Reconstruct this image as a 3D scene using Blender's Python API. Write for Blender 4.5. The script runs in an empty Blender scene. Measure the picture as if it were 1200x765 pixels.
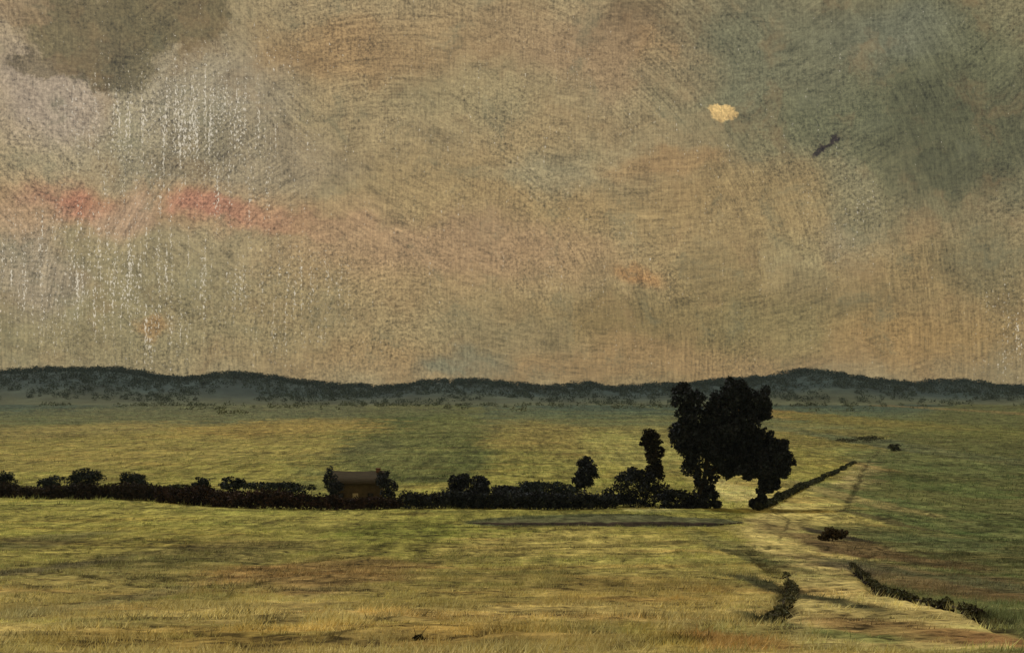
import bpy, math, random
import numpy as np

random.seed(7)
rng = np.random.default_rng(7)
scene = bpy.context.scene
COL = scene.collection
R = math.radians

# ------------------------------------------------------------------ camera
# the eye is the origin, looking along +Y over the plain; 1200x765 photo, horizon at row 452
F, CX, HY = 1400.0, 600.0, 452.0
cam_d = bpy.data.cameras.new("camera")
cam = bpy.data.objects.new("camera", cam_d)
COL.objects.link(cam)
cam.location = (0, 0, 0)
cam.rotation_euler = (R(90), 0, 0)
cam_d.sensor_width = 36.0
cam_d.lens = 36.0 * F / 1200.0
cam_d.shift_y = (HY - 382.5) / 1200.0
cam_d.clip_start = 0.3
cam_d.clip_end = 20000
scene.camera = cam

# ------------------------------------------------------------------ light and exposure
SUN_EL, SUN_AZ = 52.0, -38.0         # degrees; azimuth from +Y (ahead), negative = left
sun_d = bpy.data.lights.new("sun", 'SUN')
sun_d.energy = 1.5
sun_d.angle = R(11)
sun_d.color = (1.0, 0.96, 0.88)
sun = bpy.data.objects.new("sun", sun_d)
COL.objects.link(sun)
sun.rotation_euler = (R(90 - SUN_EL), 0, R(180 - SUN_AZ))
scene.view_settings.view_transform = 'Standard'
scene.view_settings.look = 'None'
scene.view_settings.gamma = 1.0
scene.view_settings.use_curve_mapping = False
scene.view_settings.exposure = 0.0


def lin(r, g, b):
    out = []
    for c in (r, g, b):
        c = c / 255.0
        out.append(c / 12.92 if c <= 0.04045 else ((c + 0.055) / 1.055) ** 2.4)
    return tuple(out)


class Nodes:
    """short-hand for building node graphs"""

    def __init__(self, tree):
        self.t = tree
        tree.nodes.clear()

    def new(self, kind, **props):
        n = self.t.nodes.new(kind)
        for k, v in props.items():
            setattr(n, k, v)
        return n

    def put(self, sock, v):
        if isinstance(v, bpy.types.NodeSocket):
            self.t.links.new(v, sock)
        elif v is not None:
            if hasattr(sock.default_value, '__len__') and not hasattr(v, '__len__'):
                v = (v,) * len(sock.default_value)
            elif hasattr(sock.default_value, '__len__') and len(sock.default_value) == 4 and len(v) == 3:
                v = tuple(v) + (1.0,)
            sock.default_value = v

    def math(self, op, a, b=None, c=None):
        n = self.new('ShaderNodeMath', operation=op)
        for i, v in enumerate((a, b, c)):
            self.put(n.inputs[i], v)
        return n.outputs[0]

    def vmath(self, op, a, b=None):
        n = self.new('ShaderNodeVectorMath', operation=op)
        self.put(n.inputs[0], a)
        if b is not None:
            self.put(n.inputs[1], b)
        return n.outputs['Value'] if op in ('LENGTH', 'DOT_PRODUCT') else n.outputs[0]

    def map(self, v, loc=(0, 0, 0), rot=0.0, scale=(1, 1, 1)):
        n = self.new('ShaderNodeMapping', vector_type='POINT')
        self.put(n.inputs['Vector'], v)
        n.inputs['Location'].default_value = loc
        n.inputs['Rotation'].default_value = (0, 0, rot)
        n.inputs['Scale'].default_value = scale
        return n.outputs[0]

    def noise(self, v, scale=1.0, detail=3.0, rough=0.55, dist=0.0, color=False, dim='3D'):
        n = self.new('ShaderNodeTexNoise', noise_dimensions=dim)
        self.put(n.inputs['Vector'], v)
        n.inputs['Scale'].default_value = scale
        n.inputs['Detail'].default_value = detail
        n.inputs['Roughness'].default_value = rough
        n.inputs['Distortion'].default_value = dist
        return n.outputs['Color'] if color else n.outputs['Fac']

    def ramp(self, v, a, b, lo=0.0, hi=1.0, smooth=True):
        n = self.new('ShaderNodeMapRange', interpolation_type='SMOOTHSTEP' if smooth else 'LINEAR')
        self.put(n.inputs['Value'], v)
        for k, x in (('From Min', a), ('From Max', b), ('To Min', lo), ('To Max', hi)):
            n.inputs[k].default_value = x
        return n.outputs[0]

    def mix(self, fac, a, b, blend='MIX'):
        n = self.new('ShaderNodeMix', data_type='RGBA', blend_type=blend)
        self.put(n.inputs[0], fac)
        self.put(n.inputs[6], a)
        self.put(n.inputs[7], b)
        return n.outputs[2]


# ------------------------------------------------------------------ sky (world)
world = bpy.data.worlds.new("World")
scene.world = world
world.use_nodes = True
N = Nodes(world.node_tree)
SKY_STRENGTH = 0.1
nish = N.new('ShaderNodeTexSky', sky_type='NISHITA')
nish.sun_disc = False
nish.sun_elevation = R(SUN_EL)
nish.sun_rotation = R(SUN_AZ)
gen = N.new('ShaderNodeTexCoord').outputs['Generated']
sep = N.new('ShaderNodeSeparateXYZ')
N.put(sep.inputs[0], gen)
az = N.math('ARCTAN2', sep.outputs[0], sep.outputs[1])
el = N.math('ARCSINE', sep.outputs[2])
comb = N.new('ShaderNodeCombineXYZ')
N.put(comb.inputs[0], N.math('MULTIPLY', az, F))
N.put(comb.inputs[1], N.math('MULTIPLY', el, F))
P = comb.outputs[0]                      # direction of the sky, 1400 units per radian


def sky_dir(px, py):
    x, z = (px - CX) / F, (HY - py) / F
    return math.atan2(x, 1.0) * F, math.asin(z / math.sqrt(1 + x * x + z * z)) * F


warp = N.noise(P, 0.011, 4, 0.62, color=True)
wv = N.vmath('SUBTRACT', warp, (0.5, 0.5, 0.5))
warp2 = N.noise(P, 0.07, 4, 0.7, color=True)
wv2 = N.vmath('SUBTRACT', warp2, (0.5, 0.5, 0.5))
PW = N.vmath('ADD', P, N.vmath('MULTIPLY', wv, (130, 90, 0)))          # soft wandering edges
PR = N.vmath('ADD', N.vmath('ADD', P, N.vmath('MULTIPLY', wv, (50, 40, 0))),
             N.vmath('MULTIPLY', wv2, (60, 42, 0)))                      # ragged edges
P1 = N.vmath('ADD', P, N.vmath('MULTIPLY', wv2, (26, 20, 0)))
sky = lin(155, 137, 99)


def cloud(px, py, rx, ry, rgb, amt, rot=0.0, soft=0.3, ragged=False, raw=False, tone=.95):
    """one bank of cloud: an ellipse of sky with wandering edges"""
    global sky
    u, v = sky_dir(px, py)
    q = N.vmath('SUBTRACT', P1 if raw else PR if ragged else PW, (u, v, 0))
    q = N.map(q, (0, 0, 0), R(rot), (1, 1, 1))
    q = N.vmath('MULTIPLY', q, (1.0 / rx, 1.0 / ry, 0))
    d = N.vmath('LENGTH', q)
    fac = N.ramp(d, 1.15 if not ragged else 1.10, soft if not ragged else 0.72, 0.0, amt)
    sky = N.mix(fac, sky, lin(rgb[0] + 2, rgb[1] + 1, rgb[2] * tone))


# broad masses first
cloud(80, 60, 190, 170, (164, 145, 119), .9)
cloud(200, 150, 170, 130, (150, 139, 114), .9)
cloud(500, 70, 260, 80, (150, 125, 90), .8)
cloud(450, 160, 240, 80, (150, 132, 99), .7)
cloud(640, 60, 120, 70, (152, 130, 98), .8)
cloud(150, 370, 330, 90, (136, 124, 94), .95)
cloud(60, 320, 130, 60, (142, 130, 100), .6)
cloud(480, 370, 260, 90, (147, 127, 92), .8)
cloud(760, 400, 240, 80, (136, 113, 74), .9)
cloud(720, 230, 260, 120, (152, 129, 93), .8)
cloud(860, 330, 130, 60, (140, 120, 82), .8)
cloud(1090, 350, 190, 120, (137, 116, 80), .95)
cloud(1040, 90, 280, 160, (99, 99, 74), .95)
cloud(1130, 170, 130, 90, (86, 85, 62), .9)
cloud(900, 30, 130, 60, (108, 102, 82), .7)
cloud(900, 70, 110, 60, (118, 115, 96), .7)
cloud(1040, 40, 90, 50, (112, 112, 96), .6)
cloud(745, 25, 75, 50, (112, 96, 70), .85)
cloud(930, 250, 110, 70, (134, 120, 90), .8)
cloud(990, 240, 40, 80, (145, 134, 108), .8)
cloud(1160, 300, 70, 60, (112, 103, 76), .7)
cloud(700, 420, 520, 36, (150, 122, 86), .7)
cloud(590, 395, 120, 30, (134, 122, 92), .6)
cloud(800, 370, 140, 40, (122, 106, 72), .7)
cloud(920, 385, 110, 45, (125, 112, 76), .7)
cloud(1070, 400, 110, 40, (150, 120, 78), .6)
cloud(540, 425, 60, 22, (112, 113, 94), .8)
cloud(520, 310, 240, 50, (158, 132, 98), .7)
cloud(700, 190, 140, 40, (146, 137, 109), .6)
cloud(770, 270, 130, 30, (156, 140, 108), .6)
cloud(740, 320, 50, 18, (158, 117, 76), .9)
cloud(930, 300, 40, 50, (150, 138, 104), .6)
cloud(770, 55, 26, 20, (140, 108, 68), .8)
cloud(560, 250, 300, 120, (152, 128, 88), .6)
cloud(860, 250, 170, 70, (150, 126, 86), .7)
cloud(380, 60, 110, 40, (148, 120, 84), .7)
cloud(560, 110, 150, 40, (150, 137, 103), .6)
cloud(640, 200, 90, 30, (148, 138, 110), .6)
cloud(780, 190, 90, 20, (152, 122, 84), .7)
cloud(1000, 140, 60, 50, (98, 98, 74), .6)
cloud(890, 70, 150, 90, (112, 109, 84), .75)
cloud(1010, 210, 70, 60, (112, 108, 80), .5)
cloud(50, 110, 90, 60, (163, 146, 130), .85, tone=.955)
cloud(250, 110, 110, 70, (150, 138, 118), .7, tone=.955)
cloud(300, 185, 130, 50, (140, 126, 104), .7, tone=.955)
cloud(40, 320, 60, 60, (152, 136, 118), .7, tone=.955)
cloud(520, 290, 220, 46, (160, 130, 100), .7, tone=.955)
cloud(700, 60, 130, 60, (152, 126, 96), .6, tone=.955)
# ragged grey cloud top left, sunset pinks
cloud(250, 165, 45, 40, (124, 114, 92), .7)
cloud(190, 188, 40, 26, (120, 106, 84), .7)
cloud(112, 38, 82, 46, (108, 97, 70), .95, ragged=True)
cloud(200, 12, 72, 44, (106, 95, 68), .95, ragged=True)
cloud(132, 74, 50, 30, (104, 94, 70), .9, ragged=True)
cloud(50, 74, 40, 12, (116, 102, 78), .8, ragged=True)
cloud(28, 12, 34, 20, (140, 118, 90), .7, ragged=True)
cloud(200, 240, 270, 34, (162, 130, 98), .8)
cloud(80, 236, 52, 25, (166, 112, 90), .85, tone=.955)
cloud(30, 255, 60, 34, (170, 138, 112), .6)
cloud(150, 244, 46, 30, (176, 146, 120), .9)
cloud(258, 241, 62, 20, (168, 114, 94), .85, rot=6, tone=.955)
cloud(340, 254, 110, 22, (166, 126, 98), .8, rot=8, tone=.955)
cloud(420, 268, 90, 18, (168, 138, 105), .8, rot=10)
cloud(790, 75, 60, 30, (138, 122, 92), .5)
# light and dark scraps of cloud standing in for a paint chip and scratch
cloud(850, 134, 15, 8.5, (216, 182, 124), .95, rot=10, soft=.8, raw=True)
cloud(838, 128, 9, 5, (216, 182, 124), .9, rot=20, soft=.7, raw=True)
cloud(964, 176, 14, 4, (52, 42, 38), .95, rot=-35, soft=.5, raw=True)
cloud(978, 164, 9, 4.5, (52, 42, 38), .95, rot=-50, soft=.5, raw=True)
cloud(180, 380, 22, 12, (160, 122, 80), .6)

# strokes: long thin drifts at several angles, fine grain both ways
PS = N.vmath('ADD', P, N.vmath('MULTIPLY', wv, (60, 60, 0)))
st1 = N.noise(N.map(PS, rot=R(17), scale=(.022, .30, 1)), 1, 4, .65)
st2 = N.noise(N.map(PS, rot=R(-14), scale=(.02, .26, 1)), 1, 4, .65)
stv = N.noise(N.map(P, scale=(.40, .03, 1)), 1, 3, .7)
sth = N.noise(N.map(P, scale=(.05, .42, 1)), 1, 3, .7)
gr = N.noise(P, .30, 3, .8)
gr2 = N.noise(P, .13, 4, .75)
mott = N.noise(PW, .028, 5, .72)


def arcs(px, py, across, along):
    # long curved drifts sweeping round a far centre
    u, v = sky_dir(px, py)
    q = N.vmath('SUBTRACT', P, (u, v, 0))
    sp = N.new('ShaderNodeSeparateXYZ')
    N.put(sp.inputs[0], N.vmath('ADD', q, N.vmath('MULTIPLY', wv, (40, 40, 0))))
    cb = N.new('ShaderNodeCombineXYZ')
    N.put(cb.inputs[0], N.math('MULTIPLY', N.vmath('LENGTH', q), across))
    N.put(cb.inputs[1], N.math('MULTIPLY', N.math('ARCTAN2', sp.outputs[1], sp.outputs[0]), along))
    return N.noise(cb.outputs[0], 1, 4, .62)


arc1 = arcs(470, 420, .30, 5.0)
arc2 = arcs(760, -420, .22, 16.0)
where = N.noise(P, .008, 3, .6)
amp = N.math('ADD', N.math('MULTIPLY', N.ramp(st1, .25, .75, -.24, .24, False), N.ramp(where, .45, .65)),
             N.math('MULTIPLY', N.ramp(st2, .25, .75, -.24, .24, False), N.ramp(where, .55, .35)))
amp = N.math('ADD', amp, N.math('MULTIPLY', N.ramp(arc1, .25, .75, -.40, .40, False), N.ramp(N.noise(P, .007, 2, .5), .40, .60)))
amp = N.math('ADD', amp, N.math('MULTIPLY', N.ramp(arc2, .25, .75, -.36, .36, False), N.ramp(N.noise(P, .007, 2, .5), .55, .38)))
amp = N.math('ADD', amp, N.ramp(stv, .25, .75, -.24, .24, False))
amp = N.math('ADD', amp, N.ramp(sth, .25, .75, -.14, .14, False))
amp = N.math('ADD', amp, N.math('MULTIPLY', N.ramp(gr, .25, .75, -.85, .85, False), N.ramp(N.noise(PW, .006, 3, .6), .35, .65, .35, 1.0)))
amp = N.math('ADD', amp, N.ramp(gr2, .25, .75, -.22, .22, False))
amp = N.math('ADD', amp, N.ramp(mott, .3, .7, -.24, .24, False))
fac = N.math('MAXIMUM', N.math('ADD', amp, 1.0), .25)
sky = N.vmath('MULTIPLY', sky, N.vmath('MULTIPLY', (1, 1, 1), fac))
# warm and cool blotches
hue = N.noise(PW, .018, 4, .65)
sky = N.mix(N.ramp(hue, .50, .72, 0, .30), sky, lin(158, 126, 84))
sky = N.mix(N.ramp(hue, .48, .28, 0, .35), sky, lin(124, 122, 92))
# varnish glare painted as bright flecks in upright rows, mostly left; dark specks
reg = None


def region(px, py, rx, ry, hi):
    global reg
    u, v = sky_dir(px, py)
    d = N.vmath('LENGTH', N.vmath('MULTIPLY', N.vmath('SUBTRACT', PW, (u, v, 0)), (1 / rx, 1 / ry, 0)))
    k = N.ramp(d, 1.1, .2, 0, hi)
    reg = k if reg is None else N.math('MAXIMUM', reg, k)


region(210, 160, 200, 150, .95)
region(230, 130, 120, 110, 1.1)
region(300, 90, 90, 100, .55)
region(120, 330, 220, 140, 1.0)
region(330, 340, 160, 130, .7)
region(1175, 390, 40, 90, .9)
region(1000, 250, 40, 80, .5)
region(640, 230, 500, 260, .22)
rows = N.noise(N.map(P, scale=(.22, .012, 1)), 1, 2, .5)
dots = N.noise(N.map(P, scale=(.55, .24, 1)), 1, 2, .75)
fl = N.math('ADD', dots, N.math('MULTIPLY', N.math('SUBTRACT', rows, .5), .55))
fl = N.math('ADD', fl, N.math('MULTIPLY', N.math('SUBTRACT', reg, 1.0), .16))
sky = N.mix(N.ramp(fl, .575, .67, 0, .8), sky, lin(226, 214, 190))
dk = N.noise(N.map(P, scale=(.42, .42, 1), loc=(31, 17, 0)), 1, 2, .7)
sky = N.mix(N.ramp(dk, .65, .76, 0, .75), sky, lin(66, 56, 42))

cl = N.vmath('MULTIPLY', sky, (1 / SKY_STRENGTH,) * 3)
final = N.mix(.97, nish.outputs[0], cl)
bg = N.new('ShaderNodeBackground')
N.put(bg.inputs['Color'], final)
bg.inputs['Strength'].default_value = SKY_STRENGTH
wo = N.new('ShaderNodeOutputWorld')
N.t.links.new(bg.outputs[0], wo.inputs['Surface'])


# ------------------------------------------------------------------ numpy noise
def _hash(ix, iy, seed):
    h = (ix.astype(np.int64) * 374761393 + iy.astype(np.int64) * 668265263 + seed * 2147483647 + 1013904223)
    h = (h ^ (h >> 13)) * 1274126177 & 0xFFFFFFFF
    h = (h ^ (h >> 16)) * 2246822519 & 0xFFFFFFFF
    h = h ^ (h >> 15)
    return (h & 0xFFFFFF) / float(0xFFFFFF)


def vnoise(x, y, seed=0):
    x, y = np.asarray(x, float), np.asarray(y, float)
    ix, iy = np.floor(x), np.floor(y)
    fx, fy = x - ix, y - iy
    fx = fx * fx * fx * (fx * (fx * 6 - 15) + 10)
    fy = fy * fy * fy * (fy * (fy * 6 - 15) + 10)
    a, b = _hash(ix, iy, seed), _hash(ix + 1, iy, seed)
    c, d = _hash(ix, iy + 1, seed), _hash(ix + 1, iy + 1, seed)
    return (a + (b - a) * fx) * (1 - fy) + (c + (d - c) * fx) * fy


def fbm(x, y, seed=0, octs=4, gain=.55):
    s, a, t = 0, 1.0, 0
    for o in range(octs):
        s = s + a * vnoise(x * 2 ** o + 17.3 * o, y * 2 ** o - 9.1 * o, seed + o * 31)
        t += a
        a *= gain
    return s / t


def sstep(a, b, x):
    t = np.clip((np.asarray(x, float) - a) / (b - a), 0, 1)
    return t * t * (3 - 2 * t)


# ------------------------------------------------------------------ terrain shape
PY = np.array([-4000, -60, 0, 8, 15, 30, 60, 100, 150, 200, 260, 400, 700, 1000, 1500, 2200, 3500, 9000], float)
PZ = np.array([-9, -2.4, -1.75, -2.6, -3.8, -6.5, -10.6, -14.6, -18.3, -20.7, -22.0, -23.0, -24.0, -24, -23, -21, -20, -20], float)


def profile(y):
    # smoothed piecewise profile of the slope running down from the viewer to the plain
    w = np.maximum(np.abs(y), 10) * .12
    s = 0
    for k in (-1, -.5, 0, .5, 1):
        s = s + np.interp(y + k * w, PY, PZ)
    return s / 5


RUTS = []      # worn lines sunk in the ground: world polylines (pts, half width, depth)


def line_dist(x, y, pts):
    d = np.full(np.shape(x), 1e9)
    for (x0, y0), (x1, y1) in zip(pts[:-1], pts[1:]):
        dx, dy = x1 - x0, y1 - y0
        t = np.clip(((x - x0) * dx + (y - y0) * dy) / (dx * dx + dy * dy), 0, 1)
        d = np.minimum(d, np.hypot(x - x0 - t * dx, y - y0 - t * dy))
    return d


def ground(x, y):
    x, y = np.asarray(x, float), np.asarray(y, float)
    z = profile(y)
    z = z + (fbm(x / 70, y / 70, 5, 3) - .5) * 1.2 * sstep(20, 120, y)
    z = z + (fbm(x / 9, y / 9, 8, 3) - .5) * .35 * (1 - sstep(500, 900, y))
    return z


def unproject(px, py):
    a = (px - CX) / F
    lo, hi = 6.0, 6000.0
    for _ in range(60):
        m = math.sqrt(lo * hi)
        if HY - F * float(profile(np.array(m))) / m > py:
            lo = m
        else:
            hi = m
    y = math.sqrt(lo * hi)
    return a * y, y


def gpoint(px, py):
    x, y = unproject(px, py)
    return x, y, float(ground(x, y))


def gline(pix):
    return [unproject(*p) for p in pix]


RUTS.append((gline([(1002, 664), (1028, 690), (1060, 702), (1110, 710), (1150, 718), (1188, 741)]), .5, .28))
RUTS.append((gline([(20, 662), (120, 651), (205, 640), (300, 649)]), .36, .10))
RUTS.append((gline([(110, 690), (160, 676), (240, 672), (320, 664), (430, 671), (560, 668)]), .36, .10))
RUTS.append((gline([(150, 701), (250, 696), (335, 690), (480, 692)]), .32, .10))
RUTS.append((gline([(60, 668), (150, 684), (230, 690), (300, 686)]), .32, .08))
RUTS.append((gline([(240, 655), (330, 658), (420, 648), (520, 655)]), .34, .08))
RUTS.append((gline([(1010, 655), (1040, 640), (1090, 636), (1180, 640)]), .34, .08))
RUTS.append((gline([(610, 622), (660, 623), (700, 620)]), .3, .05))
RUTS.append((gline([(480, 752), (530, 750), (590, 742)]), .2, .08))
RUTS.append((gline([(900, 596), (925, 610), (905, 640), (884, 645)]), .25, .05))
RUTS.append((gline([(985, 600), (1003, 575), (1012, 548), (1030, 528)]), .6, .1))
RUTS.append((gline([(812, 728), (850, 727), (886, 729)]), .35, .2))
RUTS.append((gline([(880, 645), (905, 668), (924, 690), (918, 712), (900, 727)]), .5, .2))


# ------------------------------------------------------------------ what grows where (albedo)
def alb(r, g, b, k=.66):
    c = lin(r, g * 1.065, b * 1.24)
    return np.array([v / k for v in c])


PATCH = []     # ground patches: centre and half sizes in metres


def patch(px, py, rx, ry, rgb, amt=.8):
    x, y = unproject(px, py)
    y0, y1 = unproject(px, py + ry)[1], unproject(px, max(py - ry, 456))[1]
    PATCH.append((x, math.log(y), rx * y / F, .5 * math.log(y1 / y0), alb(*rgb), amt))


# beyond the hedge
patch(200, 520, 260, 34, (136, 120, 60), .8)
patch(60, 505, 120, 16, (132, 114, 60), .6)
patch(300, 480, 330, 12, (96, 92, 56), .7)
patch(330, 500, 120, 12, (140, 116, 58), .7)
patch(490, 515, 80, 45, (98, 96, 50), .85)
patch(430, 525, 40, 12, (92, 90, 52), .6)
patch(640, 510, 80, 22, (122, 106, 54), .8)
patch(640, 545, 70, 18, (120, 112, 54), .7)
patch(745, 525, 70, 26, (138, 128, 66), .85)
patch(950, 488, 60, 16, (146, 112, 52), .9)
patch(945, 515, 60, 14, (118, 104, 52), .7)
patch(1080, 500, 110, 24, (100, 96, 48), .8)
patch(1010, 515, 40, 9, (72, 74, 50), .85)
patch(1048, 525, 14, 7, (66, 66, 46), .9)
patch(1015, 545, 12, 9, (136, 104, 58), .4)
patch(1110, 545, 90, 26, (90, 92, 50), .85)
patch(1120, 480, 25, 12, (122, 100, 58), .6)
patch(1180, 540, 40, 90, (92, 92, 56), .7)
# right of the tree: track, scrubby slope
patch(950, 590, 70, 36, (156, 138, 72), .9)
patch(930, 635, 50, 24, (160, 140, 78), .8)
patch(970, 700, 50, 34, (146, 124, 70), .6)
patch(860, 575, 24, 24, (150, 136, 72), .9)
patch(1080, 600, 70, 36, (84, 88, 46), .9)
patch(1130, 640, 110, 40, (92, 88, 48), .85)
patch(1000, 640, 48, 30, (96, 76, 46), .85)
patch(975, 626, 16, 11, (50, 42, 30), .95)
patch(1080, 675, 80, 34, (106, 88, 54), .85)
patch(1110, 635, 70, 12, (78, 82, 46), .7)
patch(1030, 670, 30, 18, (84, 76, 52), .7)
patch(1140, 690, 90, 22, (108, 88, 52), .7)
patch(1075, 738, 90, 24, (128, 98, 56), .8)
patch(1170, 750, 60, 18, (132, 96, 56), .8)
patch(1000, 744, 44, 10, (92, 96, 48), .7)
patch(1185, 690, 40, 50, (86, 82, 50), .8)
patch(1150, 620, 60, 30, (88, 88, 48), .6)
# near field
patch(762, 597, 34, 5, (158, 146, 80), .95)
patch(862, 578, 34, 20, (172, 154, 88), .98)
patch(920, 600, 46, 16, (156, 138, 74), .9)
patch(1000, 585, 22, 24, (140, 122, 70), .7)
patch(1100, 570, 60, 16, (84, 90, 46), .8)
patch(1060, 612, 36, 20, (80, 88, 46), .85)
patch(968, 640, 22, 12, (84, 66, 40), .8)
patch(1035, 610, 14, 16, (86, 74, 44), .7)
patch(700, 640, 190, 26, (146, 128, 66), .85)
patch(860, 640, 26, 26, (108, 100, 56), .6)
patch(878, 652, 17, 24, (84, 78, 42), .9)
patch(918, 692, 24, 30, (66, 62, 36), .98)
patch(895, 722, 20, 12, (80, 76, 44), .8)
patch(480, 620, 90, 20, (112, 108, 46), .85)
patch(470, 640, 60, 22, (116, 108, 48), .6)
patch(360, 612, 100, 12, (134, 122, 58), .8)
patch(100, 605, 160, 14, (128, 116, 54), .8)
patch(210, 652, 140, 26, (106, 94, 50), .8)
patch(40, 635, 60, 12, (96, 88, 50), .7)
patch(32, 668, 38, 22, (84, 74, 46), .85)
patch(400, 665, 140, 22, (128, 100, 56), .8)
patch(390, 690, 90, 8, (104, 86, 50), .7)
patch(150, 705, 160, 22, (124, 106, 54), .6)
patch(560, 690, 160, 26, (130, 112, 56), .7)
patch(760, 690, 110, 24, (132, 110, 56), .8)
patch(500, 745, 330, 18, (142, 112, 54), .7)
patch(850, 752, 80, 16, (138, 102, 52), .85)
patch(770, 745, 40, 20, (132, 112, 50), .6)
patch(400, 748, 120, 12, (146, 122, 64), .8)
patch(180, 750, 200, 20, (136, 110, 52), .7)
patch(10, 720, 50, 60, (118, 104, 62), .6)


FIELDS = []    # outlined pieces of ground: polygon in (x / y, log y), box, albedo, amount, edge wander


def field(pix, rgb, amt=.8, wander=1.0):
    pts = [unproject(*p) for p in pix]
    FIELDS.append(([(x / y, math.log(y)) for x, y in pts], alb(*rgb), amt, wander))


def inside(u, v, poly):
    c = np.zeros(u.shape, bool)
    d = np.full(u.shape, 1e9)
    n = len(poly)
    for q in range(n):
        (x0, y0), (x1, y1) = poly[q], poly[(q + 1) % n]
        with np.errstate(divide='ignore', invalid='ignore'):
            c ^= ((y0 > v) != (y1 > v)) & (u < (x1 - x0) * (v - y0) / (y1 - y0 + 1e-12) + x0)
        dx, dy = x1 - x0, y1 - y0
        t = np.clip(((u - x0) * dx + (v - y0) * dy) / (dx * dx + dy * dy), 0, 1)
        d = np.minimum(d, np.hypot(u - x0 - t * dx, v - y0 - t * dy))
    return np.where(c, d, -d)


# scrubby pasture right of the track; the pale track and its verge; strip below the hedge
field([(1000, 556), (985, 600), (963, 622), (985, 655), (1030, 690), (1100, 705), (1150, 718), (1205, 748), (1500, 760), (1500, 470), (1120, 470), (1050, 500), (1020, 530)],
      (86, 85, 46), .9)
field([(880, 603), (925, 590), (962, 572), (1000, 556), (985, 600), (963, 622), (975, 655), (1030, 694), (1100, 709), (1190, 740), (1215, 764), (930, 764),
       (925, 720), (936, 690), (910, 660), (884, 640), (868, 612)], (160, 140, 80), .95)
field([(925, 592), (1000, 544), (1016, 524), (1046, 520), (1036, 545), (1012, 572), (990, 600)], (146, 128, 78), .75)
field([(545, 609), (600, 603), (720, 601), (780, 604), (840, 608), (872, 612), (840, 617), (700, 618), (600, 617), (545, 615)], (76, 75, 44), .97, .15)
field([(420, 468), (560, 466), (560, 500), (590, 540), (540, 566), (420, 566), (400, 530)], (74, 79, 40), .9)


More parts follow.
